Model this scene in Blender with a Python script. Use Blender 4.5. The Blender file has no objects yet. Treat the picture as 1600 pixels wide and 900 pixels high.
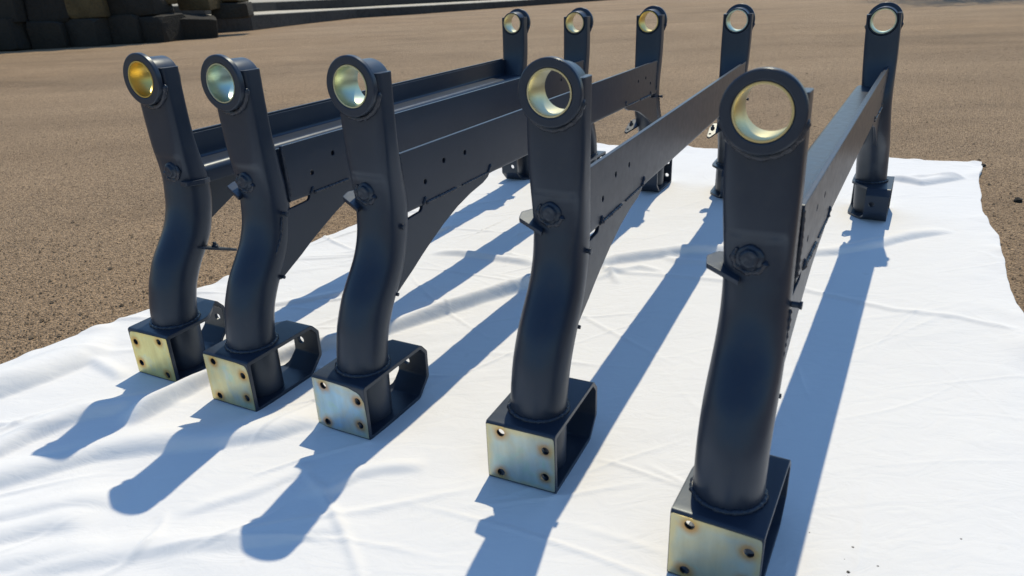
import bpy, bmesh, math, random
import numpy as np
from mathutils import Vector, Matrix, noise
from mathutils.geometry import tessellate_polygon

random.seed(7)
PI = math.pi
scene = bpy.context.scene
COL = scene.collection

# ------------------------------------------------------------------ camera
F_PX, PITCH, ROLL, CAM_H = 1125.0, 0.4038, -0.0413, 0.6330
cam_data = bpy.data.cameras.new("camera")
cam = bpy.data.objects.new("camera", cam_data)
COL.objects.link(cam)
cp, sp = math.cos(PITCH), math.sin(PITCH)
right0, up0, fwd = Vector((1, 0, 0)), Vector((0, sp, cp)), Vector((0, cp, -sp))
cr, sr = math.cos(ROLL), math.sin(ROLL)
right = cr * right0 + sr * up0
up = -sr * right0 + cr * up0
M = Matrix((right, up, -fwd)).transposed().to_4x4()
M.translation = (0, 0, CAM_H)
cam.matrix_world = M
cam_data.sensor_width = 36
cam_data.lens = 36 * F_PX / 1600
cam_data.clip_start = 0.02
cam_data.clip_end = 2000
cam_data.dof.use_dof = True
cam_data.dof.focus_distance = 1.45
cam_data.dof.aperture_fstop = 8.0
scene.camera = cam

# ------------------------------------------------------------------ sky, sun, exposure
SUN_EL, SUN_AZ = math.radians(56.5), math.radians(71.2)      # azimuth from +X towards +Y
world = bpy.data.worlds.new("World")
scene.world = world
world.use_nodes = True
wn = world.node_tree.nodes
sky = wn.new('ShaderNodeTexSky')
sky.sky_type = 'NISHITA'
sky.sun_disc = False
sky.sun_elevation = SUN_EL
sky.sun_rotation = PI / 2 - SUN_AZ
sky.air_density = 1.7
sky.dust_density = 0.2
sky.ozone_density = 10.0
world.node_tree.links.new(sky.outputs[0], wn['Background'].inputs[0])
wn['Background'].inputs[1].default_value = 0.13
sd = bpy.data.lights.new("sun", 'SUN')
sd.energy = 3.7
sd.angle = math.radians(0.53)
sd.color = (1.0, 0.884, 0.655)
sun = bpy.data.objects.new("sun", sd)
COL.objects.link(sun)
sdir = Vector((math.cos(SUN_EL) * math.cos(SUN_AZ), math.cos(SUN_EL) * math.sin(SUN_AZ), math.sin(SUN_EL)))
sun.rotation_euler = sdir.to_track_quat('Z', 'Y').to_euler()
sun.location = sdir * 20
scene.view_settings.view_transform = 'Standard'
scene.view_settings.look = 'None'
scene.view_settings.exposure = 0.0
scene.view_settings.gamma = 1.0


# ------------------------------------------------------------------ node helpers
class NT:
    def __init__(s, name):
        s.m = bpy.data.materials.new(name)
        s.m.use_nodes = True
        s.t = s.m.node_tree
        s.b = s.t.nodes['Principled BSDF']

    def n(s, typ, **kw):
        nd = s.t.nodes.new('ShaderNode' + typ)
        for k, v in kw.items():
            if k.startswith('i_'):
                key = k[2:]
                nd.inputs[int(key) if key.isdigit() else key.replace('_', ' ')].default_value = v
            else:
                setattr(nd, k, v)
        return nd

    def l(s, a, b):
        s.t.links.new(a, b)

    def coord(s, kind='Object', scale=(1, 1, 1)):
        tc = s.n('TexCoord')
        mp = s.n('Mapping')
        mp.inputs['Scale'].default_value = scale
        s.l(tc.outputs[kind], mp.inputs[0])
        return mp.outputs[0]

    def noise(s, vec, scale, detail=4, rough=.55, dist=0):
        nd = s.n('TexNoise')
        nd.inputs['Scale'].default_value = scale
        nd.inputs['Detail'].default_value = detail
        nd.inputs['Roughness'].default_value = rough
        nd.inputs['Distortion'].default_value = dist
        if vec is not None:
            s.l(vec, nd.inputs['Vector'])
        return nd.outputs['Fac']

    def ramp(s, fac, stops, interp='LINEAR'):
        r = s.n('ValToRGB')
        r.color_ramp.interpolation = interp
        e = r.color_ramp.elements
        while len(e) < len(stops):
            e.new(0.5)
        for q, (p, c) in zip(e, stops):
            q.position = p
            q.color = (*c, 1) if not isinstance(c, (int, float)) else (c, c, c, 1)
        s.l(fac, r.inputs[0])
        return r.outputs[0]

    def mix(s, fac, a, b, mode='MIX'):
        m = s.n('MixRGB', blend_type=mode)
        for inp, v in zip(m.inputs, (fac, a, b)):
            if hasattr(v, 'links') or hasattr(v, 'is_linked'):
                s.l(v, inp)
            elif isinstance(v, (int, float)):
                inp.default_value = v if inp.type == 'VALUE' else (v, v, v, 1)
            else:
                inp.default_value = (*v, 1)
        return m.outputs[0]

    def math(s, op, a, b=0.0, clamp=False):
        m = s.n('Math', operation=op, use_clamp=clamp)
        for inp, v in zip(m.inputs, (a, b)):
            if hasattr(v, 'is_linked'):
                s.l(v, inp)
            else:
                inp.default_value = v
        return m.outputs[0]

    def bump(s, h, strength, dist, normal=None):
        b = s.n('Bump')
        b.inputs['Strength'].default_value = strength
        b.inputs['Distance'].default_value = dist
        s.l(h, b.inputs['Height'])
        if normal is not None:
            s.l(normal, b.inputs['Normal'])
        return b.outputs[0]

    def set(s, **kw):
        for k, v in kw.items():
            inp = s.b.inputs[k.replace('_', ' ')]
            if hasattr(v, 'is_linked'):
                s.l(v, inp)
            elif isinstance(v, tuple):
                inp.default_value = (*v, 1)
            else:
                inp.default_value = v
        return s.m


# ------------------------------------------------------------------ materials
def mat_paint():
    t = NT('charcoal_paint')
    v = t.coord('Object')
    n1 = t.noise(v, 9, 4)
    n2 = t.noise(v, 420, 3, .6)
    n3 = t.noise(v, 60, 5, .65)
    col = t.mix(t.ramp(n1, [(.3, 0), (.75, 1)]), (.0185, .0265, .044), (.025, .034, .053))
    dust = t.ramp(n3, [(.52, 0), (.85, 1)])
    col = t.mix(t.math('MULTIPLY', dust, .25), col, (.055, .05, .045))
    rough = t.math('ADD', t.math('MULTIPLY', n3, .20), .25)
    bev = t.n('Bevel', samples=4)
    bev.inputs['Radius'].default_value = .0020
    h = t.math('ADD', t.math('MULTIPLY', n2, .35), n3)
    nb = t.bump(h, .045, .002, bev.outputs[0])
    return t.set(Base_Color=col, Roughness=rough, Normal=nb, Specular_IOR_Level=.5, Specular_Tint=(.80, .91, 1.0))


def mat_weld():
    t = NT('painted_weld')
    v = t.coord('Object')
    n3 = t.noise(v, 260, 4, .6)
    col = t.mix(n3, (.017, .025, .042), (.027, .035, .052))
    return t.set(Base_Color=col, Roughness=.26, Normal=t.bump(n3, .5, .003))


HOLES = [(-.028, .079), (.036, .067), (.035, .025), (-.030, .014)]     # bolt holes (v, z)


def mat_zinc(plate=True):
    t = NT('zinc_plating' if plate else 'zinc_bushing')
    tc = t.n('TexCoord')
    v = tc.outputs['Object']
    oi = t.n('ObjectInfo')
    off = t.n('VectorMath', operation='ADD')
    sc = t.n('VectorMath', operation='SCALE')
    comb = t.n('CombineXYZ')
    for i in range(3):
        t.l(oi.outputs['Random'], comb.inputs[i])
    t.l(comb.outputs[0], sc.inputs[0])
    sc.inputs['Scale'].default_value = 3.7
    t.l(v, off.inputs[0])
    t.l(sc.outputs[0], off.inputs[1])
    vv = off.outputs[0]
    n1 = t.noise(vv, 14, 3, .5, .6)
    n2 = t.noise(vv, 60, 5, .6)
    n3 = t.noise(vv, 700, 2)
    tint = oi.outputs['Color']
    f = t.math('ADD', t.math('MULTIPLY', n1, .8), t.math('MULTIPLY', n2, .3))
    if plate:
        col = t.mix(t.ramp(f, [(.30, 1), (.52, 0)]), tint, (.40, .55, .62))
        col = t.mix(t.ramp(f, [(.52, 0), (.78, .55)]), col, (.66, .54, .24))
        col = t.mix(t.ramp(t.noise(vv, 22, 4, .6, 1.2), [(.56, 0), (.72, .7)]), col, (.36, .58, .52))
        col = t.mix(1.0, col, t.ramp(t.noise(t.coord('Object', (1, 1, .25)), 55, 4, .6), [(.3, .86), (.7, 1.06)]), 'MULTIPLY')
        # rusty yellow halos and runs round the bolt holes
        halo = None
        for (hv, hz) in HOLES:
            d = t.n('VectorMath', operation='DISTANCE')
            mp = t.n('Mapping')
            mp.inputs['Scale'].default_value = (0, 1, 1)
            mp.inputs['Location'].default_value = (0, 0, 0)
            t.l(v, mp.inputs[0])
            t.l(mp.outputs[0], d.inputs[0])
            d.inputs[1].default_value = (0, -hv, hz)
            k = t.math('ADD', d.outputs['Value'], t.math('MULTIPLY', t.math('SUBTRACT', n2, .5), .012))
            halo = k if halo is None else t.math('MINIMUM', halo, k)
        hr = t.ramp(halo, [(.0062, 1), (.0090, .65), (.0140, 0)])
        col = t.mix(t.math('MULTIPLY', hr, .8), col, (.46, .23, .04))
        # golden rim of the masked area
        sep = t.n('SeparateXYZ')
        t.l(v, sep.inputs[0])
        ey = t.math('SUBTRACT', .047, t.math('ABSOLUTE', sep.outputs[1]))
        ez = t.math('SUBTRACT', .041, t.math('ABSOLUTE', t.math('SUBTRACT', sep.outputs[2], .0455)))
        e = t.math('ADD', t.math('MINIMUM', ey, ez), t.math('MULTIPLY', t.math('SUBTRACT', n2, .5), .02))
        col = t.mix(t.ramp(e, [(.000, .45), (.007, 0)]), col, (.68, .53, .18))
        rough = t.math('ADD', t.math('MULTIPLY', n2, .18), .36)
    else:
        col = t.mix(t.ramp(f, [(.45, 0), (.75, .6)]), tint, (.66, .52, .22))
        rough = t.math('ADD', t.math('MULTIPLY', n2, .15), .34)
    return t.set(Base_Color=col, Metallic=1.0, Roughness=rough, Normal=t.bump(n3, .06, .001))


def mat_cloth():
    t = NT('white_cotton_sheet')
    v = t.coord('Object')
    n1 = t.noise(v, 3, 4)
    n2 = t.noise(v, 38, 5, .6, .8)
    n3 = t.noise(t.coord('Object', (1, 2.2, 1)), 13, 4, .55, 1.5)
    w = t.noise(v, 900, 2)
    col = t.mix(n1, (.76, .76, .755), (.80, .80, .795))
    spots = t.ramp(t.noise(v, 26, 3, .5), [(.70, 0), (.80, 1)])
    col = t.mix(t.math('MULTIPLY', spots, .18), col, (.55, .53, .48))
    h = t.math('ADD', t.math('ADD', t.math('MULTIPLY', n2, .25), n3), t.math('MULTIPLY', w, .03))
    return t.set(Base_Color=col, Roughness=.9, Specular_IOR_Level=.15, Sheen_Weight=.1, Normal=t.bump(h, .18, .010))


def mat_asphalt():
    t = NT('worn_asphalt')
    v = t.coord('Object')
    big = t.noise(v, .22, 4)
    mid = t.noise(v, 1.7, 5, .6)
    band = t.noise(t.coord('Object', (.12, 1.1, 1)), 1.0, 3, .5, .4)
    fine = t.noise(v, 130, 5, .7)
    fine2 = t.noise(v, 260, 3, .6)
    vor = t.n('TexVoronoi', feature='F1')
    vor.inputs['Scale'].default_value = 240
    t.l(v, vor.inputs['Vector'])
    vor2 = t.n('TexVoronoi', feature='F1')
    vor2.inputs['Scale'].default_value = 60
    t.l(v, vor2.inputs['Vector'])
    col = t.mix(t.ramp(mid, [(.3, 0), (.7, 1)]), (.350, .236, .136), (.445, .306, .184))
    col = t.mix(t.ramp(big, [(.35, 0), (.65, 1)]), col, (.43, .306, .192))
    col = t.mix(t.ramp(band, [(.40, .0), (.62, .45)]), col, (.32, .225, .138))
    # aggregate: each stone its own tint
    tint = t.n('SeparateColor')
    t.l(vor.outputs['Color'], tint.inputs[0])
    col = t.mix(1.0, col, t.ramp(tint.outputs[0], [(0, .62), (.5, 1.0), (1, 1.38)]), 'MULTIPLY')
    pits = t.ramp(fine, [(.38, 1), (.48, 0)])
    col = t.mix(t.math('MULTIPLY', pits, .7), col, (.075, .050, .032))
    lightst = t.ramp(t.noise(v, 130, 2, .5), [(.70, 0), (.76, 1)])
    col = t.mix(t.math('MULTIPLY', lightst, .6), col, (.5, .40, .31))
    patch = t.noise(t.coord('Object', (.5, 1.4, 1)), .8, 6, .6, .8)
    col = t.mix(1.0, col, t.ramp(patch, [(.30, .80), (.48, 1.0), (.70, 1.12)]), 'MULTIPLY')
    # hair cracks
    cn = t.noise(v, .55, 5, .55, .6)
    cr_ = t.ramp(t.math('ABSOLUTE', t.math('SUBTRACT', cn, .5)), [(.0, 1), (.0022, 0)])
    col = t.mix(t.math('MULTIPLY', cr_, .18), col, (.03, .024, .02))
    h = t.math('SUBTRACT', t.math('ADD', t.math('MULTIPLY', fine, 1.0), t.math('MULTIPLY', fine2, .4)),
               t.math('MULTIPLY', vor.outputs['Distance'], .9))
    return t.set(Base_Color=col, Roughness=.88, Specular_IOR_Level=.25, Normal=t.bump(h, .9, .008))


def mat_stone(name, c1, c2, scale=7):
    t = NT(name)
    v = t.coord('Object')
    n1 = t.noise(v, scale * .4, 5, .6)
    n2 = t.noise(v, scale * 4, 6, .65)
    oi = t.n('ObjectInfo')
    col = t.mix(t.ramp(n1, [(.3, 0), (.7, 1)]), c1, c2)
    col = t.mix(1.0, col, t.ramp(oi.outputs['Random'], [(0, .7), (1, 1.25)]), 'MULTIPLY')
    col = t.mix(t.math('MULTIPLY', t.ramp(n2, [(.35, 1), (.5, 0)]), .5), col, tuple(x * .5 for x in c1))
    return t.set(Base_Color=col, Roughness=.9, Normal=t.bump(n2, .6, .03))


def mat_plain(name, c, rough=.8, scale=30, var=.25):
    t = NT(name)
    v = t.coord('Object')
    n = t.noise(v, scale, 4)
    col = t.mix(n, tuple(x * (1 - var) for x in c), tuple(x * (1 + var) for x in c))
    return t.set(Base_Color=col, Roughness=rough, Normal=t.bump(n, .3, .01))


PAINT = mat_paint()
WELD = mat_weld()
ZINC = mat_zinc(True)
LINER = mat_zinc(False)
CLOTH = mat_cloth()
ASPHALT = mat_asphalt()
STONE = mat_stone('dark_field_stone', (.015, .014, .011), (.028, .025, .019))
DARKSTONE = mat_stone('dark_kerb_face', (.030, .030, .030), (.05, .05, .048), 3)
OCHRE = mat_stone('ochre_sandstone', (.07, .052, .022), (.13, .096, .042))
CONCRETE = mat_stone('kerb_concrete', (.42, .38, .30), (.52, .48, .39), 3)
DIRT = mat_plain('dark_dirt', (.03, .025, .02), .9, 200)
GRIT = mat_stone('loose_grit', (.11, .078, .05), (.34, .25, .16), 60)
BARK = mat_plain('bark', (.07, .05, .035))
LEAF = mat_plain('leaf', (.05, .08, .025))


# ------------------------------------------------------------------ object helpers
def link(name, me, parent=None, loc=None):
    o = bpy.data.objects.new(name, me)
    COL.objects.link(o)
    if parent is not None:
        o.parent = parent
    if loc is not None:
        o.location = loc
    return o


def mesh(name, bm, mat, smooth=True, angle=32):
    bmesh.ops.recalc_face_normals(bm, faces=bm.faces)
    if smooth:
        for f in bm.faces:
            f.smooth = True
        lim = math.radians(angle)
        for e in bm.edges:
            if len(e.link_faces) == 2 and e.calc_face_angle(0) > lim:
                e.smooth = False
    me = bpy.data.meshes.new(name)
    bm.to_mesh(me)
    bm.free()
    me.materials.append(mat)
    return me


def tag(o, label=None, cat=None, group=None, kind=None):
    for k, v in (('label', label), ('category', cat), ('group', group), ('kind', kind)):
        if v:
            o[k] = v
    return o


def circle(cx, cy, r, n=28, ph=0.0):
    return [(cx + r * math.cos(ph + 2 * PI * i / n), cy + r * math.sin(ph + 2 * PI * i / n)) for i in range(n)]


def rounded(poly, rad, seg=5):
    out = []
    n = len(poly)
    for i in range(n):
        p0, p1, p2 = Vector(poly[i - 1]), Vector(poly[i]), Vector(poly[(i + 1) % n])
        r = rad[i] if isinstance(rad, (list, tuple)) else rad
        if r <= 0:
            out.append(tuple(p1))
            continue
        a, b = (p0 - p1).normalized(), (p2 - p1).normalized()
        half = a.angle(b) / 2
        d = min(r / math.tan(half), .48 * (p0 - p1).length, .48 * (p2 - p1).length)
        A, B = p1 + a * d, p1 + b * d
        for k in range(seg + 1):
            t = k / seg
            q = A * (1 - t) ** 2 + p1 * 2 * t * (1 - t) + B * t ** 2
            out.append(tuple(q))
    return out


def slab(bm, outer, holes, lo, hi, axes):
    """plate: 2D outline with holes, thickness from lo to hi; axes(a, b, t) gives the 3D point"""
    loops = [outer] + list(holes)
    tris = tessellate_polygon([[Vector((x, y, 0)) for x, y in lp] for lp in loops])
    flat = [p for lp in loops for p in lp]
    v0 = [bm.verts.new(axes(x, y, lo)) for x, y in flat]
    v1 = [bm.verts.new(axes(x, y, hi)) for x, y in flat]
    for a, b, c in tris:
        bm.faces.new((v0[a], v0[b], v0[c]))
        bm.faces.new((v1[c], v1[b], v1[a]))
    s = 0
    for lp in loops:
        n = len(lp)
        for i in range(n):
            a, b = s + i, s + (i + 1) % n
            bm.faces.new((v0[a], v0[b], v1[b], v1[a]))
        s += n


def lathe(bm, prof, n, fr):
    """prof: list of (radius, height); fr(x, y, h) -> 3D"""
    rings = []
    for r, h in prof:
        if r < 1e-6:
            rings.append([bm.verts.new(fr(0, 0, h))])
        else:
            rings.append([bm.verts.new(fr(r * math.cos(2 * PI * i / n), r * math.sin(2 * PI * i / n), h)) for i in range(n)])
    for A, B in zip(rings, rings[1:]):
        for i in range(n):
            j = (i + 1) % n
            q = [A[i % len(A)], A[j % len(A)], B[j % len(B)], B[i % len(B)]]
            u = []
            for w in q:
                if w not in u:
                    u.append(w)
            if len(u) >= 3:
                try:
                    bm.faces.new(u)
                except ValueError:
                    pass


def bead(bm, pts, r, closed=False, ripple=.22, n=8, step=.0028):
    """weld bead: a lumpy tube laid along a path"""
    P = [Vector(p) for p in pts]
    if closed:
        P.append(P[0])
    D = []
    for a, b in zip(P, P[1:]):
        k = max(1, int((b - a).length / step))
        D += [a.lerp(b, i / k) for i in range(k)]
    if not closed:
        D.append(P[-1])
    rings = []
    m = len(D)
    for i, p in enumerate(D):
        tng = (D[(i + 1) % m] - D[i - 1]) if closed or 0 < i < m - 1 else (D[min(i + 1, m - 1)] - D[max(i - 1, 0)])
        tng.normalize()
        a = tng.orthogonal().normalized() if i == 0 else (prev - tng * prev.dot(tng)).normalized()
        prev = a
        b = tng.cross(a)
        rr = r * (1 + ripple * math.sin(i * 1.9) + .35 * (noise.noise(p * 160) ))
        if not closed and (i == 0 or i == m - 1):
            rr *= .4
        rings.append([bm.verts.new(p + (a * math.cos(2 * PI * k / n) + b * math.sin(2 * PI * k / n)) * rr) for k in range(n)])
    pairs = list(zip(rings, rings[1:]))
    if closed:
        pairs.append((rings[-1], rings[0]))
    for A, B in pairs:
        for k in range(n):
            bm.faces.new((A[k], A[(k + 1) % n], B[(k + 1) % n], B[k]))
    if not closed:
        bm.faces.new(rings[0])
        bm.faces.new(rings[-1])


# ------------------------------------------------------------------ ground, kerb terraces
bm = bmesh.new()
S = 600
vs = [bm.verts.new((x, y, -.004)) for x, y in ((-S, -S), (S, -S), (S, S), (-S, S))]
bm.faces.new(vs)
tag(link('ground', mesh('ground', bm, ASPHALT, False)), kind='structure')


def terrace(name, line, depth, z_base=-.02):
    """raised step: line = [(x, y, top height)], runs back by depth"""
    bm = bmesh.new()
    rows = []
    for i, (x, y, h) in enumerate(line):
        rows.append([bm.verts.new((x, y, z_base)), bm.verts.new((x, y, h - .012)), bm.verts.new((x + .004, y + .012, h)),
                     bm.verts.new((x - depth * .45, y + depth * .9, h + .004)), bm.verts.new((x - depth * .45, y + depth * .9, z_base))])
    for A, B in zip(rows, rows[1:]):
        for k in range(4):
            bm.faces.new((A[k], B[k], B[k + 1], A[k + 1]))
    bm.faces.new(rows[0])
    bm.faces.new(rows[-1])
    me = mesh(name, bm, CONCRETE, True, 20)
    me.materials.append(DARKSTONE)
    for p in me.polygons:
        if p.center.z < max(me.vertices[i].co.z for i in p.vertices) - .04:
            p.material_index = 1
    return tag(link(name, me), kind='structure')


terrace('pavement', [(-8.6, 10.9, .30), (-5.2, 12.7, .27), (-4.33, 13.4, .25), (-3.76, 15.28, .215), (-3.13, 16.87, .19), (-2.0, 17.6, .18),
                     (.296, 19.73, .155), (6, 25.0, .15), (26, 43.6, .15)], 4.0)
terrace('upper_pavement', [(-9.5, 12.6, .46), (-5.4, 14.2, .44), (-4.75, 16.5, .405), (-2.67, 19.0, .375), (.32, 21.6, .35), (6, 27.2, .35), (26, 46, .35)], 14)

# ------------------------------------------------------------------ the white sheet
FR = [  # x, y, heading of each frame; lean of near and far leg, flipped
    (-0.5946, 1.2199, 1.0851), (-0.4210, 1.1141, 1.0743), (-0.2204, 1.0217, 1.0715), (0.0455, 0.8817, 1.1098), (0.2560, 0.6877, 1.0462)]
LW = 1.397            # flange to flange
DU = .0085            # leg and rail sit this far behind the flange face
L = LW - 2 * DU
feet = []
for x, y, a in FR:
    for u in (-.02, LW + .02):
        feet.append((x + u * math.cos(a), y + u * math.sin(a)))


def interp_curve(pts, n):
    P = np.array(pts, float)
    d = np.r_[0, np.cumsum(np.hypot(*(P[1:] - P[:-1]).T))]
    s = np.linspace(0, d[-1], n)
    return np.c_[np.interp(s, d, P[:, 0]), np.interp(s, d, P[:, 1])]


def seg_dist(px, py, line):
    """distance to a polyline, signed side, and fraction along it"""
    best = None
    tot = 0
    lens = [math.dist(a, b) for a, b in zip(line, line[1:])]
    full = sum(lens)
    for (a, b), ln in zip(zip(line, line[1:]), lens):
        ax, ay = a
        dx, dy = (b[0] - ax) / ln, (b[1] - ay) / ln
        t = np.clip((px - ax) * dx + (py - ay) * dy, 0, ln)
        d = np.hypot(px - ax - t * dx, py - ay - t * dy)
        side = (px - ax) * (-dy) + (py - ay) * dx
        fr_ = (tot + t) / full
        if best is None:
            best = [d, side, fr_]
        else:
            k = d < best[0]
            best = [np.where(k, d, best[0]), np.where(k, side, best[1]), np.where(k, fr_, best[2])]
        tot += ln
    return best


def npnoise(X, Y, sx, sy, seed, oct_=3, rot=0.0):
    """cheap smooth value noise on arrays"""
    rng = np.random.RandomState(seed)
    c, s = math.cos(rot), math.sin(rot)
    A, B = (X * c + Y * s) * sx + 50, (-X * s + Y * c) * sy + 50
    out = np.zeros_like(X)
    amp = 1.0
    for o in range(oct_):
        g = rng.rand(257, 257) * 2 - 1
        a, b = A * 2 ** o + o * 17.3, B * 2 ** o + o * 9.1
        i, j = np.floor(a).astype(int), np.floor(b).astype(int)
        f, h = a - i, b - j
        f, h = f * f * (3 - 2 * f), h * h * (3 - 2 * h)
        i0, j0, i1, j1 = i % 257, j % 257, (i + 1) % 257, (j + 1) % 257
        out += amp * ((g[i0, j0] * (1 - f) + g[i1, j0] * f) * (1 - h) + (g[i0, j1] * (1 - f) + g[i1, j1] * f) * h)
        amp *= .5
    return out


NU, NV = 780, 840
left = interp_curve([(-1.75, .25), (-1.20, .93), (-.974, 1.197), (-.818, 1.376), (-.70, 1.536), (-.57, 1.779), (-.32, 2.13), (-.074, 2.472), (.30, 2.93)], NV)
rightc = interp_curve([(.42, .05), (.70, .62), (.938, 1.156), (1.07, 1.40), (1.214, 1.658), (1.30, 1.86), (1.45, 2.12), (1.615, 2.37)], NV)
back = interp_curve([(.30, 2.93), (.439, 2.87), (.60, 2.81), (.802, 2.73), (1.2, 2.56), (1.45, 2.43), (1.615, 2.37)], NU)
front = interp_curve([(-1.75, .25), (-.7, .02), (.42, .05)], NU)
s = np.linspace(0, 1, NU)[:, None]
t = np.linspace(0, 1, NV)[None, :]
XY = []
for k in (0, 1):
    c = (1 - s) * left[None, :, k] + s * rightc[None, :, k] + (1 - t) * front[:, None, k] + t * back[:, None, k]
    c = c - ((1 - s) * (1 - t) * left[0, k] + s * (1 - t) * rightc[0, k] + (1 - s) * t * left[-1, k] + s * t * rightc[-1, k])
    XY.append(c)
X, Y = XY
wob = npnoise(X, Y, 5, 5, 3) * np.where(X > .3, .0045, .010)
edge_d = np.minimum(np.minimum(s, 1 - s) * 2.0, np.minimum(t, 1 - t) * 2.6) + 0 * X
edge_w = np.exp(-edge_d / .05)
X = X + wob * edge_w
Y = Y + npnoise(X, Y, 6, 6, 4) * .010 * edge_w
H = np.zeros_like(X)


def ridge(line, height, width, asym=0.0, fade=.15, waver=.25, seed=1):
    d, side, fr_ = seg_dist(X, Y, line)
    w = width * (1 + waver * npnoise(X, Y, 7, 7, seed, 2))
    w = w * np.where(side > 0, 1 + asym, 1 - asym)
    pr = np.exp(-(d / w) ** 2)
    en = np.clip(fr_ / fade, 0, 1) * np.clip((1 - fr_) / fade, 0, 1)
    return height * pr * en * (2 - en)


# long rolled fold across the sheet, and the crumples at its right-hand end


def roll(line, height, width, fade=.10, waver=.15, seed=1, near=.7):
    """rounded tube-like fold with a steep near side"""
    line = [(a, b / 1.0115) for a, b in line]
    d, side, fr_ = seg_dist(X, Y, line)
    w = width * (1 + waver * npnoise(X, Y, 5, 5, seed, 2))
    far_ = side > 0
    q = np.where(far_, d / (w * 1.5), d / (w * near))
    pr = np.where(far_, np.exp(-(q * 1.15) ** 2), np.clip(1 - q ** 2, 0, 1) ** .75)
    en = np.clip(fr_ / fade, 0, 1) * np.clip((1 - fr_) / fade, 0, 1)
    return height * pr * en * (2 - en) * (1 + .18 * npnoise(X, Y, 9, 9, seed + 50, 2))


def ridge2(line, *a, **k):
    return ridge([(p, q_ / 1.0115) for p, q_ in line], *a, **k)


# long rolled fold across the sheet
H = np.maximum(H, roll([(-.622, .979), (-.58, 1.052), (-.54, 1.119), (-.487, 1.148), (-.434, 1.187), (-.349, 1.236), (-.256, 1.282), (-.135, 1.366), (-.043, 1.428), (.043, 1.490), (.10, 1.53)],
                       .024, .020, .06, .12, 11))
# crumples at its right-hand end
H = np.maximum(H, roll([(.10, 1.53), (.173, 1.566), (.247, 1.612), (.328, 1.632), (.41, 1.654), (.52, 1.66), (.58, 1.655)], .018, .022, .25, .3, 12, .9))
H += ridge2([(.188, 1.498), (.238, 1.539), (.302, 1.564), (.354, 1.526)], .009, .011, .2, .3, .3, 13)
H += ridge2([(.205, 1.615), (.229, 1.532), (.235, 1.475)], .008, .009, .2, .3, .3, 14)
H += ridge2([(.36, 1.64), (.40, 1.59), (.47, 1.575), (.55, 1.60)], .007, .013, .2, .3, .3, 44)
H = np.maximum(H, roll([(-.20, 1.72), (-.125, 1.702), (-.06, 1.672), (.02, 1.634), (.07, 1.60)], .012, .014, .25, .3, 15, .9))
H += ridge2([(-.02, 1.705), (.02, 1.665), (.055, 1.63)], .008, .009, .2, .3, .3, 16)
H = np.maximum(H, roll([(.66, 1.61), (.768, 1.607), (.897, 1.65), (1.001, 1.70), (1.13, 1.735)], .013, .024, .25, .3, 17, .9))
H = np.maximum(H, roll([(1.19, 2.24), (1.236, 2.224), (1.28, 2.165), (1.386, 2.199), (1.44, 2.22)], .016, .03, .25, .3, 18, .9))
H += ridge2([(1.30, 2.27), (1.367, 2.212), (1.45, 2.215)], .010, .016, .2, .3, .3, 19)
# pressed crease
crease = [(.193, 1.536), (.293, 1.517), (.388, 1.484), (.6, 1.401), (.69, 1.326), (.754, 1.273), (.855, 1.229), (.93, 1.155)]
H += -ridge2(crease, .003, .004, 0, .06, .2, 20) + ridge2([(a, b + .010) for a, b in crease], .005, .008, .4, .06, .2, 21)
# rumples of the left-hand foreground
for i_, (ln, h, w) in enumerate([
        ([(-.92, .85), (-.789, .921), (-.767, .957), (-.739, .988), (-.703, 1.013), (-.62, 1.04), (-.56, 1.055)], .017, .026),
        ([(-.88, .80), (-.745, .852), (-.697, .875), (-.633, .911), (-.531, .927), (-.471, .931), (-.375, .945), (-.342, .966), (-.27, .982)], .016, .024),
        ([(-.80, .68), (-.669, .733), (-.608, .755), (-.555, .750)], .010, .020),
        ([(-.82, .74), (-.693, .771), (-.646, .778), (-.600, .792), (-.54, .80)], .009, .016),
        ([(-1.10, .98), (-.98, 1.06), (-.912, 1.113), (-.873, 1.159), (-.823, 1.236), (-.78, 1.25)], .026, .045),
        ([(-.84, 1.262), (-.79, 1.205), (-.735, 1.160), (-.70, 1.13)], .010, .012),
        ([(-.30, .785), (-.256, .797), (-.227, .83), (-.192, .840), (-.130, .842)], .007, .010),
        ([(-.62, .67), (-.512, .690), (-.41, .706), (-.315, .708), (-.2, .73)], .007, .020),
        ([(-.72, .66), (-.641, .689), (-.567, .698), (-.484, .689)], .008, .018),
        ([(-.66, .58), (-.52, .62), (-.40, .615)], .006, .018),
        ([(-.45, .76), (-.36, .80), (-.29, .86)], .005, .014),
        ([(-.42, 1.74), (-.25, 1.80), (-.16, 1.95)], .006, .012),
        ([(-.62, 1.40), (-.45, 1.45), (-.28, 1.53)], .006, .012)]):
    H = np.maximum(H, roll(ln, h, w, .22, .3, 60 + i_, .85))
leftness = np.clip((.1 - X) / .9, 0, 1)
r1 = 1 - np.abs(npnoise(X, Y, 2.2, 7.0, 5, 3, .25))
H += np.clip(r1 - .66, 0, 1) * (.002 + .008 * leftness)
H += (npnoise(X, Y, 4, 9, 6, 3, -.3)) * (.0008 + .002 * leftness)
H += (npnoise(X, Y, 3, 14, 8, 3, .9)) * .0009
for _ in range(3):
    P_ = np.pad(H, 1, mode='edge')
    H = (4 * P_[1:-1, 1:-1] + 2 * (P_[2:, 1:-1] + P_[:-2, 1:-1] + P_[1:-1, 2:] + P_[1:-1, :-2]) + P_[2:, 2:] + P_[2:, :-2] + P_[:-2, 2:] + P_[:-2, :-2]) / 16
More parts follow.
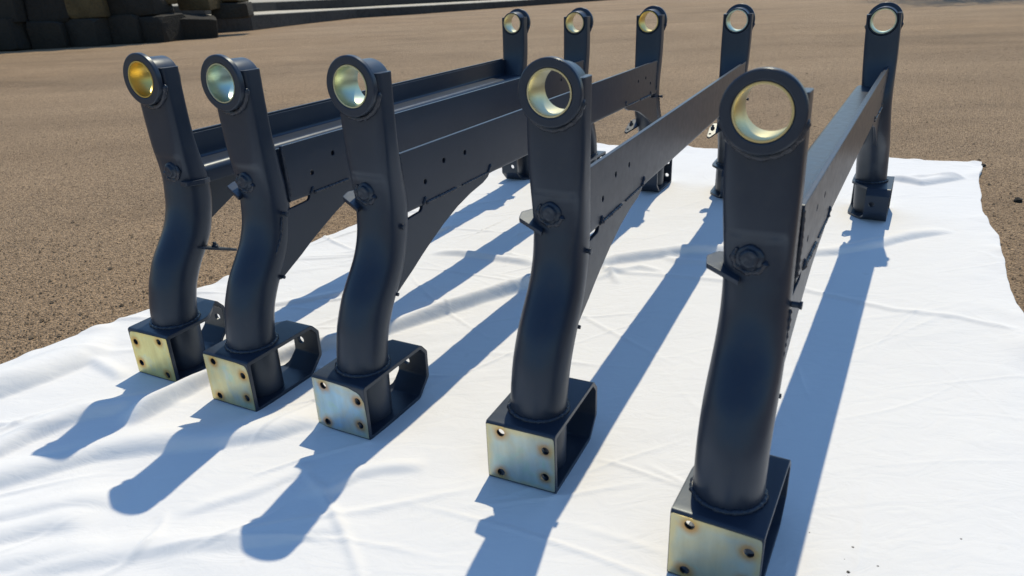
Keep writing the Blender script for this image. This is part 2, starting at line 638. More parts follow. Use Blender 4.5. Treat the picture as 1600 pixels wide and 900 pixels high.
# many short sharp creases
rc = np.random.RandomState(31)
for k in range(260):
    cx, cy = rc.uniform(-1.2, 1.4) - .25 * (k % 2), rc.uniform(.35, 2.6) - .5 * (k % 3 == 0)
    ln_, a_ = rc.uniform(.05, .22), rc.normal(.30, .45) + (PI / 2 if rc.rand() < .15 else 0)
    dx, dy = math.cos(a_) * ln_, math.sin(a_) * ln_
    i0 = (np.abs(X - cx) < ln_ + .03) & (np.abs(Y - cy) < ln_ + .03)
    if not i0.any():
        continue
    ax_, ay_ = X[i0] - cx, Y[i0] - cy
    t_ = np.clip((ax_ * dx + ay_ * dy) / (ln_ * ln_), -1, 1)
    bend = .012 * rc.normal() * (t_ ** 2)
    d_ = np.hypot(ax_ - t_ * dx + bend * dy / ln_, ay_ - t_ * dy - bend * dx / ln_)
    amp_ = rc.uniform(.0010, .0030) * (1 + .9 * (cx < -.2) - .62 * (cx > .25))
    H[i0] += amp_ * np.exp(-(d_ / rc.uniform(.0025, .007)) ** 2) * (1 - np.abs(t_)) ** .6
H = np.maximum(H + .002, 0)
flat = np.ones_like(X)
for fx, fy in feet:
    d = np.hypot(X - fx, Y * 1.0115 - fy)
    flat *= 1 - np.exp(-(d / .085) ** 4)
H = H * flat
H += edge_w * np.clip(npnoise(X, Y, 9, 9, 9) * .008 + .003, 0, 1) * flat
H += .0005

idx = np.arange(NU * NV).reshape(NU, NV)
Y = Y * 1.0115
verts = np.stack([X, Y, H], -1).reshape(-1, 3)
faces = np.stack([idx[:-1, :-1], idx[1:, :-1], idx[1:, 1:], idx[:-1, 1:]], -1).reshape(-1, 4)
rim = list(idx[:, 0]) + list(idx[-1, 1:]) + list(idx[-2::-1, -1]) + list(idx[0, -2:0:-1])
rim = np.array(rim)
base = len(verts)
low = verts[rim].copy()
low[:, 2] = -.006
nr = len(rim)
ar = np.arange(nr)
faces = np.concatenate([faces, np.stack([np.roll(rim, -1), rim, base + ar, base + np.roll(ar, -1)], -1)])
verts = np.concatenate([verts, low])
me = bpy.data.meshes.new('cloth_sheet')
me.vertices.add(len(verts))
me.vertices.foreach_set('co', verts.reshape(-1).astype(np.float32))
me.loops.add(len(faces) * 4)
me.loops.foreach_set('vertex_index', faces.reshape(-1).astype(np.int32))
me.polygons.add(len(faces))
me.polygons.foreach_set('loop_start', (np.arange(len(faces)) * 4).astype(np.int32))
me.update(calc_edges=True)
me.polygons.foreach_set('use_smooth', [True] * len(me.polygons))
me.materials.append(CLOTH)
sheet = link('cloth_sheet', me)
tag(sheet, 'large white cotton sheet spread creased over the ground under the steel frames', 'sheet')

# ------------------------------------------------------------------ steel frame: shared meshes
# local axes: x along the rail (u), y = -v (v points to the right of u), z up
Zt = [0, .06, .09, .114, .155, .194, .215, .245, .284, .325, .351, .367, .408, .447, .485, .525]
Ut = [-.047, -.047, -.0465, -.045, -.036, -.017, -.001, .019, .033, .037, .034, .031, .0255, .0235, .0225, .0225]
Za = [0, .2, .26, .31, .35, .39, .43, .525]
At = [.0385, .0395, .038, .0362, .0366, .0378, .0388, .0388]
Zb = [0, .25, .30, .34, .38, .42, .525]
Bt = [.0385, .0385, .036, .031, .024, .0198, .0185]
Zn = [0, .27, .36, .42, .525]
Nt = [2, 2.05, 3.2, 5, 6]
zz = np.linspace(.006, .524, 110)
dense = np.linspace(-.05, .60, 1300)


def smooth_tab(zt, vt, sig=.012):
    y = np.interp(dense, zt, vt)
    k = np.arange(-80, 81)
    w = np.exp(-.5 * (k * (dense[1] - dense[0]) / sig) ** 2)
    w /= w.sum()
    yp = np.r_[np.full(80, y[0]), y, np.full(80, y[-1])]
    return np.interp(zz, dense, np.convolve(yp, w, 'valid'))


Uc, Ac, Bc, Nc = smooth_tab(Zt, Ut), smooth_tab(Za, At, .02), smooth_tab(Zb, Bt, .014), smooth_tab(Zn, Nt, .012)
slope = np.gradient(Uc, zz)
Bc = Bc * np.sqrt(1 + slope ** 2)


def u_center(z):
    return float(np.interp(z, zz, Uc))


RING_Z, R_IN, R_OUT = .507, .0277, .0413


def make_leg():
    bm = bmesh.new()
    n = 56
    rows = []
    for z, u, a, b, e in zip(zz, Uc, Ac, Bc, Nc):
        row = []
        for i in range(n):
            th = 2 * PI * (i + .5) / n
            c, s_ = math.cos(th), math.sin(th)
            x = math.copysign(abs(c) ** (2 / e), c) * b
            y = math.copysign(abs(s_) ** (2 / e), s_) * a
            # pressed hollow on the front where the flattened arm meets the tube
            if x < 0 and .318 < z < .38:
                fz = min(1, (z - .318) / .04) * min(1, (.38 - z) / .006)
                fy = max(0, min(1, (.034 - abs(y)) / .008))
                x += .0035 * fz * fy * min(1, -x / (b * .6))
            row.append(bm.verts.new((u + x, y, z)))
        rows.append(row)
    for A, B in zip(rows, rows[1:]):
        for i in range(n):
            bm.faces.new((A[i], A[(i + 1) % n], B[(i + 1) % n], B[i]))
    bm.faces.new(rows[0])
    bm.faces.new(rows[-1])
    me = mesh('leg', bm, PAINT, True, 50)
    # bore for the bushing, cut clean through
    bm2 = bmesh.new()
    lathe(bm2, [(0, -.03), (.034, -.03), (.034, .08), (0, .08)], 48, lambda x, y, h: (h, x, RING_Z + y))
    cut = bpy.data.objects.new('cutter', mesh('cutter', bm2, PAINT))
    COL.objects.link(cut)
    return cut_mesh(me, [cut])


def cut_mesh(me, cutters):
    tmp = bpy.data.objects.new('tmp', me)
    COL.objects.link(tmp)
    for c in cutters:
        md = tmp.modifiers.new('b', 'BOOLEAN')
        md.operation = 'DIFFERENCE'
        md.solver = 'EXACT'
        md.object = c
    dg = bpy.context.evaluated_depsgraph_get()
    dg.update()
    out = bpy.data.meshes.new_from_object(tmp.evaluated_get(dg))
    name = me.name
    bpy.data.objects.remove(tmp)
    for c in cutters:
        bpy.data.objects.remove(c)
    bpy.data.meshes.remove(me)
    out.name = name
    bm = bmesh.new()
    bm.from_mesh(out)
    for f in bm.faces:
        f.smooth = True
    for e in bm.edges:
        e.smooth = not (len(e.link_faces) == 2 and e.calc_face_angle(0) > math.radians(38))
    bm.to_mesh(out)
    bm.free()
    return out


def make_collar():
    """bushing housing: flange on the outer face, barrel through the arm, small lip inside"""
    bm = bmesh.new()
    lathe(bm, [(R_IN + .0015, .0495), (R_IN + .0015, .0005), (R_IN + .003, -.001), (R_OUT - .0015, -.001), (R_OUT, .0005), (R_OUT, .0072), (R_OUT - .001, .0082),
               (.0330, .0095), (.0325, .0490), (.0318, .0510), (R_IN + .003, .051), (R_IN + .0015, .0495)], 64,
          lambda x, y, h: (h, x, RING_Z + y))
    return mesh('ring_collar', bm, PAINT, True, 40)


def make_liner():
    bm = bmesh.new()
    ro = R_IN + .0012
    lathe(bm, [(ro, -.0005), (R_IN - .0006, -.0005), (R_IN - .0012, .0008), (R_IN - .0012, .0490), (R_IN - .0006, .0505), (ro, .0505), (ro, -.0005)], 64,
          lambda x, y, h: (h, x, RING_Z + y))
    return mesh('bushing', bm, LINER, True, 40)


def boss_frame():
    zc, x0 = .353, u_center(.353) - float(np.interp(.353, zz, Bc)) + .004
    return lambda x, y, h: (x0 - h, x + .005, zc + y)


def make_boss():
    bm = bmesh.new()
    lathe(bm, [(.0155, -.004), (.0150, .0020), (.0138, .0034), (.0112, .0038), (.0104, .0050), (.0094, .0078), (.0078, .0086), (.0052, .0078), (.0030, .0080), (0, .0084)], 30, boss_frame())
    for v in bm.verts:
        v.co += noise.noise_vector(v.co * 140) * .0011
    return mesh('pivot_boss', bm, PAINT, True, 45)


def bead_mesh(pts, r, closed=False, ripple=.22):
    bm = bmesh.new()
    bead(bm, pts, r, closed, ripple)
    return mesh('weld_bead', bm, WELD, True, 60)


def make_leg_welds():
    fr = boss_frame()
    x0 = u_center(.46) - .0195
    return [bead_mesh([fr(.0168 * math.cos(a), .0166 * math.sin(a), .0004) for a in np.linspace(PI * 1.02, PI * 2.20, 18)], .0036, False, .3),
            # under the ring flange, on the front of the arm
            bead_mesh([(x0 - .001, .0405 * math.cos(a), RING_Z + .0450 * math.sin(a)) for a in np.linspace(PI * 1.05, PI * 1.95, 30)], .0042, False, .10),
            # round the tube on top of the base bracket
            bead_mesh([(u_center(.094) + .0392 * math.cos(a), .0396 * math.sin(a), .0925) for a in np.linspace(0, 2 * PI, 97)[:-1]], .0036, True, .14)]


def make_tab():
    """tongue sticking out of the arm's left side beside the boss"""
    bm = bmesh.new()
    out = rounded([(-.006, .012), (.009, .051), (.026, .055), (.044, .046), (.052, .020)], [0, .004, .006, .008, 0], 3)
    slab(bm, out, [], .3330, .3385, lambda a, b, t_: (a, b, t_ + (b - .035) * .22 + (a - .02) * .12))
    return mesh('side_tab', bm, PAINT, True, 40)


def make_foot_tab():
    """small stepped cleat low on the inner side of the other leg"""
    bm = bmesh.new()
    out = rounded([(.002, .020), (.006, .050), (.030, .056), (.072, .054), (.078, .046), (.050, .030), (.030, .018)], .003, 3)
    slab(bm, out, [circle(.060, .048, .0035, 12)], .214, .2185, lambda a, b, t_: (a, b, t_ - (a - .01) * .38))
    return mesh('cleat', bm, PAINT, True, 40)


def make_cleat_bolt():
    bm = bmesh.new()
    lathe(bm, [(0, -.001), (.006, -.001), (.006, .005), (.0035, .0055), (.0035, .011), (0, .012)], 12, lambda x, y, h: (.032 + x, .046 + y, .209 + h))
    return mesh('bolt', bm, PAINT, True, 40)


def make_ledge():
    """welded ledge where the flattened arm of the other leg sits on the tube"""
    bm = bmesh.new()
    out = rounded([(.004, .026), (.004, .0405), (.040, .0435), (.0585, .037), (.0600, .010), (.035, .010)], [0, .003, .004, .006, .004, 0], 3)
    slab(bm, out, [], .3265, .3345, lambda a, b, t_: (a, b, t_ - (a - .03) * .08))
    return mesh('ledge', bm, PAINT, True, 40)


def make_bracket():
    """bent strap forming an open-sided foot"""
    outer = rounded([(-.106, 0), (-.106, .092), (.043, .092), (.0580, .075), (.0570, .028), (.027, 0)], [.005, .005, .009, .007, .009, .012], 6)
    th = .0062
    inner = rounded([(-.106 + th, th), (-.106 + th, .092 - th), (.0405, .092 - th), (.0580 - th, .0726), (.0570 - th, .0305), (.0245, th)],
                    [.003, .003, .006, .005, .006, .008], 6)
    bm = bmesh.new()

    def v_lo(u):                      # the strap narrows behind the tube on its left-hand side
        k = min(1, max(0, (u + .022) / .060))
        return .050 - .043 * k ** 1.3
    fine_o, fine_i = [], []
    n = len(outer)
    for k in range(n):
        a, b = Vector(outer[k]), Vector(outer[(k + 1) % n])
        c, d = Vector(inner[k]), Vector(inner[(k + 1) % n])
        m_ = max(1, int((b - a).length / .008))
        for q in range(m_):
            fine_o.append(a.lerp(b, q / m_))
            fine_i.append(c.lerp(d, q / m_))
    rows = []
    for o_, i_ in zip(fine_o, fine_i):
        rows.append([bm.verts.new((o_.x, -.05, o_.y)), bm.verts.new((o_.x, v_lo(o_.x), o_.y)), bm.verts.new((i_.x, v_lo(o_.x), i_.y)), bm.verts.new((i_.x, -.05, i_.y))])
    for A, B in zip(rows, rows[1:] + rows[:1]):
        for k in range(4):
            bm.faces.new((A[k], B[k], B[(k + 1) % 4], A[(k + 1) % 4]))
    me = mesh('base_bracket', bm, PAINT, True, 30)
    cut = []
    for hv, hz in HOLES:
        b2 = bmesh.new()
        lathe(b2, [(0, -.12), (.0062, -.12), (.0062, -.088), (0, -.088)], 20, lambda x, y, h, hv=hv, hz=hz: (h, -hv + x, hz + y))
        c = bpy.data.objects.new('cutter', mesh('cutter', b2, PAINT))
        COL.objects.link(c)
        cut.append(c)
    b2 = bmesh.new()
    lathe(b2, [(0, .03), (.0068, .03), (.0068, .07), (0, .07)], 20, lambda x, y, h: (h, -.010 + x, .0515 + y))
    c = bpy.data.objects.new('cutter', mesh('cutter', b2, PAINT))
    COL.objects.link(c)
    cut.append(c)
    return cut_mesh(me, cut)


def make_face(trim=1.0):
    """bare zinc-plated mounting face with four bolt holes; trim = how far the paint runs over its corner"""
    bm = bmesh.new()
    k = lambda full, cut: full + (cut - full) * trim
    out = rounded([(.0490, .0045), (.0492, .0885), (k(.02, .012), .0885), (k(-.030, -.020), k(.0885, .0868)), (k(-.0485, -.0395), k(.0885, .0815)),
                   (k(-.0490, -.0478), k(.075, .068)), (-.0492, .040), (-.0488, .0045)], [.002, .002, .01, .012, .004 + .008 * trim, .012, .02, .002], 3)
    slab(bm, out, [circle(-hv, hz, .0058, 22) for hv, hz in HOLES], -.1066, -.1050, lambda a, b, t_: (t_, a, b))
    return mesh('mounting_face', bm, ZINC, True, 40)


PLATE_V = .036


def make_side_plate():
    bm = bmesh.new()
    x0, x1 = .055, L - .055
    out = rounded([(x0, .313), (x1, .313), (x1, .402), (x0, .402)], [0, 0, .003, .003], 3)
    holes = [(.115, .3455), (.172, .3665), (.238, .3655), (L - .115, .3455), (L - .160, .3655), (L - .225, .3650)]
    slab(bm, out, [circle(u, z, .0046, 18) for u, z in holes], -PLATE_V, -PLATE_V + .006, lambda a, b, t_: (a, t_, b))
    return mesh('side_plate', bm, PAINT, True, 40)


def make_lip():
    """rolled bottom edge of the plate"""
    bm = bmesh.new()
    x0, x1 = .057, L - .057
    lathe(bm, [(0, x0), (.0042, x0), (.0042, x1), (0, x1)], 14, lambda x, y, h: (h, -PLATE_V + .0046 + x, .3125 + y))
    return mesh('bottom_lip', bm, PAINT, True, 40)


def make_channel():
    """pressed section beside the plate: upstand, flat, turned-down lip"""
    def path(off):
        P = []
        def arc(cx, cz, r, a0, a1):
            for k in range(7):
                a = a0 + (a1 - a0) * k / 6
                P.append((cx + r * math.cos(a), cz + r * math.sin(a)))
        o = off
        P.append((-.0295 + o, .398))
        arc(-.0295 + .010, .3490 + .010, .010 - o, PI, PI * 1.5)           # inner fillet
        arc(.0310 - .009, .3490 - .009, .009 + o, PI / 2, 0)               # rounded outer bend
        P.append((.0310 + o, .322))
        return P
    A, B = path(.0), path(.004)
    bm = bmesh.new()
    x0, x1 = .036, L - .036
    rows = [[bm.verts.new((x, y, z)) for y, z in A] + [bm.verts.new((x, y, z)) for y, z in reversed(B)] for x in (x0, x1)]
    n = len(rows[0])
    for i in range(n):
        bm.faces.new((rows[0][i], rows[0][(i + 1) % n], rows[1][(i + 1) % n], rows[1][i]))
    m = n // 2
    for r in rows:
        for i in range(m - 1):
            bm.faces.new((r[i], r[i + 1], r[n - 2 - i], r[n - 1 - i]))
    return mesh('cross_rail', bm, PAINT, True, 40)


GUS = [(.100, .3035), (.100, .300), (.056, .2985), (-.010, .2985)]


def make_gusset(flip):
    bm = bmesh.new()
    curve = [(.322, .3125), (.314, .3045), (.295, .298), (.25, .2905), (.205, .279), (.16, .2625), (.12, .2445), (.09, .2300), (.062, .2150), (.035, .2020), (.010, .1900)]
    inner = [(-.020, .194), (-.014, .215), (-.004, .235), (.018, .26), (.025, .285), (.025, .2975), (.058, .2985), (.098, .301), (.102, .3045), (.104, .3125)]
    poly = curve + inner
    m = (lambda a: L - a) if flip else (lambda a: a)
    slab(bm, poly, [], -PLATE_V + .001, -PLATE_V + .0065, lambda a, b, t_: (m(a), t_, b))
    return mesh('gusset', bm, PAINT, True, 40)


def make_rail_welds(flip):
    m = (lambda a: L - a) if flip else (lambda a: a)
    y = -PLATE_V - .0004
    return [bead_mesh([(m(.112), y, .3115), (m(.205), y, .3120)], .0026, False, .25),
            bead_mesh([(m(.222), y, .3120), (m(.318), y, .3130)], .0017, False, .3),
            bead_mesh([(m(.104), y, .3100), (m(.112), y, .3220)], .0026, False, .25),
            bead_mesh([(m(.312), y, .3120), (m(.324), y, .3260)], .0026, False, .25),
            bead_mesh([(m(.0555), -PLATE_V + .001, .398), (m(.0565), -PLATE_V, .36), (m(.0585), -PLATE_V, .318)], .0021, False, .2),
            bead_mesh([(m(.030), -.0375, .292), (m(.022), -.0372, .262), (m(.004), -.0370, .235)], .0022, False, .25)]


def make_pins(flip):
    m = (lambda a: L - a) if flip else (lambda a: a)
    out = []
    for prof, c in (([(0, 0), (.0034, .0005), (.0034, .009), (.0046, .0095), (.0046, .012), (0, .0125)], (.033, -.0365, .297)),
                    ([(0, 0), (.0028, .0005), (.0028, .007), (0, .0075)], (.010, -.0345, .194))):
        bm = bmesh.new()
        lathe(bm, prof, 12, lambda a, b, h: (m(c[0] + a), c[1] - h, c[2] + b))
        out.append(mesh('pin', bm, PAINT, True, 60))
    return out


ME = dict(leg=make_leg(), collar=make_collar(), liner=make_liner(), boss=make_boss(), tab=make_tab(), cleat=make_foot_tab(), bolt=make_cleat_bolt(), ledge=make_ledge(),
          bracket=make_bracket(), face=make_face(.35), face1=make_face(1.0), face2=make_face(.05), plate=make_side_plate(), lip=make_lip(), channel=make_channel(), g0=make_gusset(False), g1=make_gusset(True))
for k, w in enumerate(make_leg_welds()):
    ME['weld%d' % k] = w
RAIL_BITS = make_rail_welds(False) + make_rail_welds(True) + make_pins(False) + make_pins(True)


for k, me in list(ME.items()) + [(None, m_) for m_ in RAIL_BITS]:
    if k not in ('collar', 'liner'):
        me.transform(Matrix.Translation((DU, 0, 0)))


def mirrored(me):
    """mirror in x and shift to the far end, normals kept outward"""
    bm = bmesh.new()
    bm.from_mesh(me)
    for v in bm.verts:
        v.co.x = LW - v.co.x
    bmesh.ops.reverse_faces(bm, faces=bm.faces)
    out = bpy.data.meshes.new(me.name)
    bm.to_mesh(out)
    bm.free()
    out.materials.append(me.materials[0])
    return out


MF = {k: mirrored(ME[k]) for k in ('leg', 'collar', 'liner', 'boss', 'weld0', 'weld1', 'weld2', 'cleat', 'bolt', 'ledge', 'bracket', 'face', 'face1', 'face2')}


def make_frame():
    root = bpy.data.objects.new('steel_frame', None)
    root.empty_display_size = .1
    COL.objects.link(root)
    for kit, extra in ((ME, ('side_tab', ME['tab'])), (MF, ('cleat', MF['cleat']))):
        leg = link('leg', kit['leg'], root)
        link('ring_collar', kit['collar'], leg)
        link('bushing', kit['liner'], leg)
        link('pivot_boss', kit['boss'], leg)
        link(extra[0], extra[1], leg)
        if kit is MF:
            link('bolt', MF['bolt'], leg)
            link('ledge', MF['ledge'], leg)
        for k in range(3):
            link('weld_bead', kit['weld%d' % k], leg)
        br = link('base_bracket', kit['bracket'], root)
        link('mounting_face', kit['face'], br)
    rail = link('cross_rail', ME['channel'], root)
    link('side_plate', ME['plate'], rail)
    link('bottom_lip', ME['lip'], rail)
    link('gusset', ME['g0'], rail)
    link('gusset', ME['g1'], rail)
    for me in RAIL_BITS:
        link(me.name.split('.')[0], me, rail)
    return root


def copy_tree(o, parent=None):
    c = o.copy()
    COL.objects.link(c)
    c.parent = parent
    for ch in o.children:
        copy_tree(ch, c)
    return c


LEAN_NEAR = [0.0, -.001, .012, .009, -.012]     # sideways shift of the ring over its foot (v, at ring height)
LEAN_FAR = [-.008, 0.0, 0.0, 0.0, -.030]
BASE_FAR = [0.0, 0.0, 0.0, 0.0, .030]            # sideways shift of the far foot
LABELS = ['leftmost dark steel frame, amber lining in its near ring, tall plate on its far side',
          'second dark steel frame from the left, greenish lining in its near ring',
          'middle one of the five dark steel frames, pale blue mounting face near the sheet centre',
          'second dark steel frame from the right, between the middle frame and the nearest one',
          'nearest and rightmost dark steel frame, its mounting face cut off by the picture bottom']
FACE_TINT = [(.68, .67, .34), (.62, .63, .42), (.36, .56, .72), (.45, .57, .58), (.44, .52, .47)]
BUSH_TINT = [(.66, .52, .16), (.42, .55, .52), (.50, .58, .46), (.58, .57, .40), (.62, .57, .34)]
first = make_frame()
for i, (x, y, a) in enumerate(FR):
    r = first if i == 0 else copy_tree(first)
    if i == 0:                                   # this one was set down the other way round
        r.location = (x + LW * math.cos(a), y + LW * math.sin(a), .0008)
        r.rotation_euler = (0, 0, a + PI)
    else:
        r.location = (x, y, .0008)
        r.rotation_euler = (0, 0, a)
    tag(r, LABELS[i], 'steel frame', 'dark steel frames standing in a row on the sheet')
    for ch in r.children:
        for g in ch.children:
            if g.name.startswith('mounting_face'):
                g.color = (*FACE_TINT[i], 1)
                kit_ = MF if g.data is MF['face'] else ME
                g.data = kit_[('face', 'face', 'face1', 'face2', 'face2')[i]]
            elif g.name.startswith('bushing'):
                g.color = (*BUSH_TINT[i if (ch.data is ME['leg']) != (i == 0) else (i + 3) % 5], 1)
        nm = ch.name.split('.')[0]
        if nm == 'cross_rail' and i == 4:
            ch.location = (0, .007, 0)
        if nm in ('leg', 'base_bracket'):
            far = ch.data in (MF['leg'], MF['bracket'])
            lean = (LEAN_FAR if far else LEAN_NEAR)[i]
            ch.rotation_euler = (lean / RING_Z if nm == 'leg' else 0, 0, 0)
            if far:
                ch.location = (0, -BASE_FAR[i], 0)

# ------------------------------------------------------------------ stone pile by the kerb
STONE_N = [0]


def stone(name, c, size, rz, mat, label, seed, tilt=0.0):
    rnd = random.Random(seed)
    bm = bmesh.new()
    for sx in (-1, 1):
        for sy in (-1, 1):
            for sz in (-1, 1):
                c0 = Vector((sx * .5, sy * .5, sz * .5))
                for ax in range(3):                      # each corner broken off unevenly
                    q = c0.copy()
                    q[ax] *= 1 - rnd.uniform(.05, .38)
                    for k in range(3):
                        q[k] += rnd.uniform(-.04, .04)
                    bm.verts.new((q.x * size[0], q.y * size[1], q.z * size[2]))
    for k in range(6):
        q = Vector((rnd.uniform(-.4, .4), rnd.uniform(-.4, .4), rnd.uniform(-.4, .4)))
        ax = k % 3
        q[ax] = math.copysign(.5 + rnd.uniform(0, .06), 1 if k < 3 else -1)
        bm.verts.new((q.x * size[0], q.y * size[1], q.z * size[2]))
    hull = bmesh.ops.convex_hull(bm, input=bm.verts[:])
    bmesh.ops.delete(bm, geom=[v for v in hull['geom_interior'] if isinstance(v, bmesh.types.BMVert)], context='VERTS')
    bmesh.ops.bevel(bm, geom=bm.edges[:], offset=.012, segments=1, affect='EDGES', clamp_overlap=True)
    me = mesh(name, bm, mat, True, 24)
    o = link(name, me, None, c)
    o.rotation_euler = (tilt, tilt * .6, rz)
    tag(o, label, 'stone', 'rough stones in the pile beside the kerb')
    return o


rnd = random.Random(3)
ORD = ['first', 'second', 'third', 'fourth', 'fifth', 'sixth', 'seventh', 'eighth', 'ninth', 'tenth', 'eleventh', 'twelfth', 'thirteenth', 'fourteenth', 'fifteenth', 'sixteenth']
CRS = ['bottom', 'second', 'third', 'fourth', 'fifth', 'sixth', 'seventh', 'unseen top']
# courses from the ground up, each set back a little; the upper ones, out of view, are added to cast its shade
for course in range(8):
    z = .17 + course * .35
    x = (-4.78, -4.95, -5.05, -5.6, -6.2, -6.7, -6.7, -6.8)[course]
    k = 0
    while x > -9.6 and k < 16:
        w = rnd.uniform(.30, .70)
        d = rnd.uniform(.5, .7)
        yy = max(10.55, 11.25 + .34 * (x + 4.8)) + min(course * .09, .5) + rnd.uniform(-.07, .07)
        m_ = OCHRE if course >= 1 and x > -6.4 and rnd.random() < .5 else STONE
        stone('stone', (x - w / 2, yy + d / 2 - .2, z + rnd.uniform(-.02, .02)), (w * 1.02, d, .37 * rnd.uniform(.9, 1.06)), rnd.uniform(-.22, .22), m_,
              'rough %s stone in the %s course of the pile, %s from its right end' % ('dark' if m_ is STONE else 'yellow-brown', CRS[course], ORD[k]),
              int(rnd.random() * 9999), rnd.uniform(-.09, .09))
        x -= w
        k += 1
stone('stone', (-4.62, 11.72, .15), (.52, .40, .30), .35, STONE, 'dark wedge-shaped stone lying on the ground at the foot of the pile end', 501, .12)
stone('stone', (-4.66, 12.15, .50), (.50, .45, .20), -.2, OCHRE, 'ochre sandstone slab on top of the right end of the pile', 502, .05)
stone('stone', (-4.30, 12.45, .36), (.55, .45, .22), .15, STONE, 'flat dark stone jutting out under the ochre slabs beside the kerb', 503, .04)
stone('stone', (-4.42, 12.50, .60), (.62, .42, .24), -.1, OCHRE, 'long ochre sandstone block nearest to the kerb, high on the pile end', 504, -.03)
stone('stone', (-5.02, 11.62, .62), (.40, .34, .16), .5, OCHRE, 'small tan stone catching the sun on the pile face', 505, .2)
# ------------------------------------------------------------------ tree whose shade falls on the far right of the yard
tree = bpy.data.objects.new('tree', None)
tree.location = (8.7, 15.5, 0)
COL.objects.link(tree)
tag(tree, 'leafy tree standing beyond the yard, its shade on the far asphalt', 'tree')
bm = bmesh.new()
lathe(bm, [(0, -.1), (.24, -.1), (.17, .5), (.14, 1.4), (.10, 2.6), (.03, 4.0), (0, 4.05)], 14, lambda x, y, h: (x + .06 * math.sin(h * 1.6), y + .05 * math.cos(h * 1.3), h))
for k in range(7):
    a = k * 2.4
    z0 = 1.5 + .3 * k
    d = Vector((math.cos(a), math.sin(a), .7)).normalized()
    p0 = Vector((0, 0, z0))
    bead(bm, [p0, p0 + d * .7, p0 + d * 1.3 + Vector((0, 0, .2))], .045, False, .05, 7, .2)
link('trunk', mesh('trunk', bm, BARK), tree)
bm = bmesh.new()
rl = random.Random(5)
for k in range(2600):
    cl = rl.randrange(24)
    a = cl * 2.39996
    rr = 1.25 * math.sqrt((cl + .5) / 24)
    c = Vector((rr * math.cos(a), rr * math.sin(a), 3.1 + .9 * math.sin(cl * 1.7)))
    p = c + Vector((rl.gauss(0, .28), rl.gauss(0, .28), rl.gauss(0, .24)))
    ax = Vector((rl.gauss(0, 1), rl.gauss(0, 1), rl.gauss(0, .6))).normalized()
    bx = ax.orthogonal().normalized()
    sz = rl.uniform(.05, .09)
    bm.faces.new([bm.verts.new(p + ax * sz), bm.verts.new(p + bx * sz * .5), bm.verts.new(p - ax * sz), bm.verts.new(p - bx * sz * .5)])
me = bpy.data.meshes.new('crown')
bm.to_mesh(me)
bm.free()
me.materials.append(LEAF)
link('crown', me, tree)

# ------------------------------------------------------------------ loose grit on the asphalt (uncountable)
poly = [tuple(p) for p in left] + [tuple(p) for p in back[1:]] + [tuple(p) for p in rightc[::-1][1:]] + [tuple(p) for p in front[::-1][1:-1]]
PX, PY = np.array([p[0] for p in poly]), np.array([p[1] * 1.0115 for p in poly])


def inside(x, y):
    c = np.zeros(len(x), bool)
    j = len(PX) - 1
    for i in range(len(PX)):
        k = ((PY[i] > y) != (PY[j] > y)) & (x < (PX[j] - PX[i]) * (y - PY[i]) / (PY[j] - PY[i] + 1e-12) + PX[i])
        c ^= k
        j = i
    return c


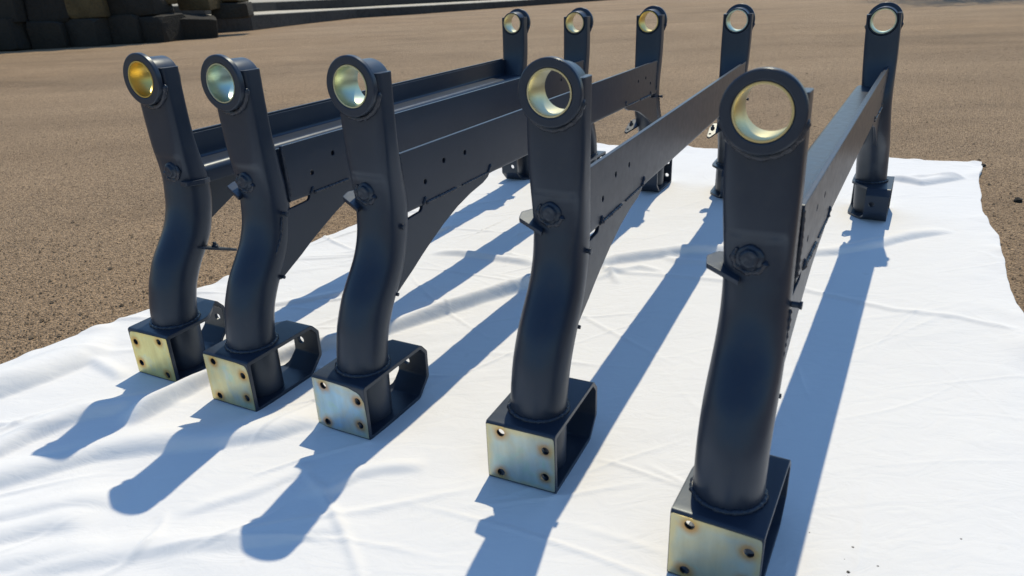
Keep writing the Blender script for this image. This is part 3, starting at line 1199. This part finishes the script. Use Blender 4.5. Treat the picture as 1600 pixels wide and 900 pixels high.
rng = np.random.RandomState(2)
N = 60000
yy = 1.0 + 7.0 * rng.rand(N) ** 1.6
xx = (rng.rand(N) * 2 - 1) * (yy * .80 + .35)
keep = ~inside(xx, yy)
xx, yy = xx[keep], yy[keep]
n = len(xx)
size = .0013 + .0020 * rng.rand(n) ** 3 + .004 * (rng.rand(n) > .994)
base = np.array([(1, 0, 0), (0, 1, 0), (-1, 0, 0), (0, -1, 0), (0, 0, .8), (0, 0, -.5)], float)
V = base[None] * (1 + .5 * (rng.rand(n, 6, 1) - .5)) * size[:, None, None]
ang = rng.rand(n) * 2 * PI
ca, sa = np.cos(ang)[:, None], np.sin(ang)[:, None]
V2 = np.stack([V[..., 0] * ca - V[..., 1] * sa + xx[:, None], V[..., 0] * sa + V[..., 1] * ca + yy[:, None], V[..., 2] - .0035 + .3 * size[:, None]], -1)
tri = np.array([(0, 1, 4), (1, 2, 4), (2, 3, 4), (3, 0, 4)])
Fc = (tri[None] + (np.arange(n) * 6)[:, None, None]).reshape(-1, 3)
me = bpy.data.meshes.new('gravel')
me.vertices.add(n * 6)
me.vertices.foreach_set('co', V2.reshape(-1))
me.loops.add(len(Fc) * 3)
me.loops.foreach_set('vertex_index', Fc.reshape(-1))
me.polygons.add(len(Fc))
me.polygons.foreach_set('loop_start', np.arange(len(Fc)) * 3)
me.update(calc_edges=True)
me.materials.append(GRIT)
tag(link('gravel', me), 'loose grit scattered over the worn asphalt', 'gravel', None, 'stuff')


# ------------------------------------------------------------------ single pebble and crumbs of dirt
def nugget(name, x, y, r, z, mat, label, cat, group=None, seed=0):
    bm = bmesh.new()
    bmesh.ops.create_icosphere(bm, subdivisions=2, radius=r)
    for v in bm.verts:
        v.co *= 1 + .35 * noise.noise(v.co * (1.6 / r) + Vector((seed, 0, 0)))
        v.co.z *= .7
    o = link(name, mesh(name, bm, mat, True, 25), None, (x, y, z + r * .45))
    return tag(o, label, cat, group)


nugget('pebble', 1.454, 1.965, .011, -.004, STONE, 'lone dark pebble on the asphalt right of the sheet', 'pebble', None, 4)
nugget('pebble', 1.60, 2.36, .008, -.002, STONE, 'small dark pebble at the far right corner of the sheet', 'pebble', None, 9)
for k, (x, y) in enumerate([(.376, .651), (.371, .636), (.367, .617), (.371, .626), (.364, .610), (.389, .654), (.349, .682), (.404, .624), (.365, .600), (.369, .643), (.31, .60), (.52, .66)]):
    lab = {10: 'lone dark crumb of dirt between the nearest frame and the crumb trail', 11: 'lone dark crumb of dirt to the right of the crumb trail'}
    nugget('dirt_crumb', x, y, (.0011 + .0007 * (k % 3)) * .72, .002, DIRT, lab.get(k, 'dark crumb of dirt in the trail on the sheet at the lower right'), 'crumb',
           'crumbs of dirt on the sheet', k)
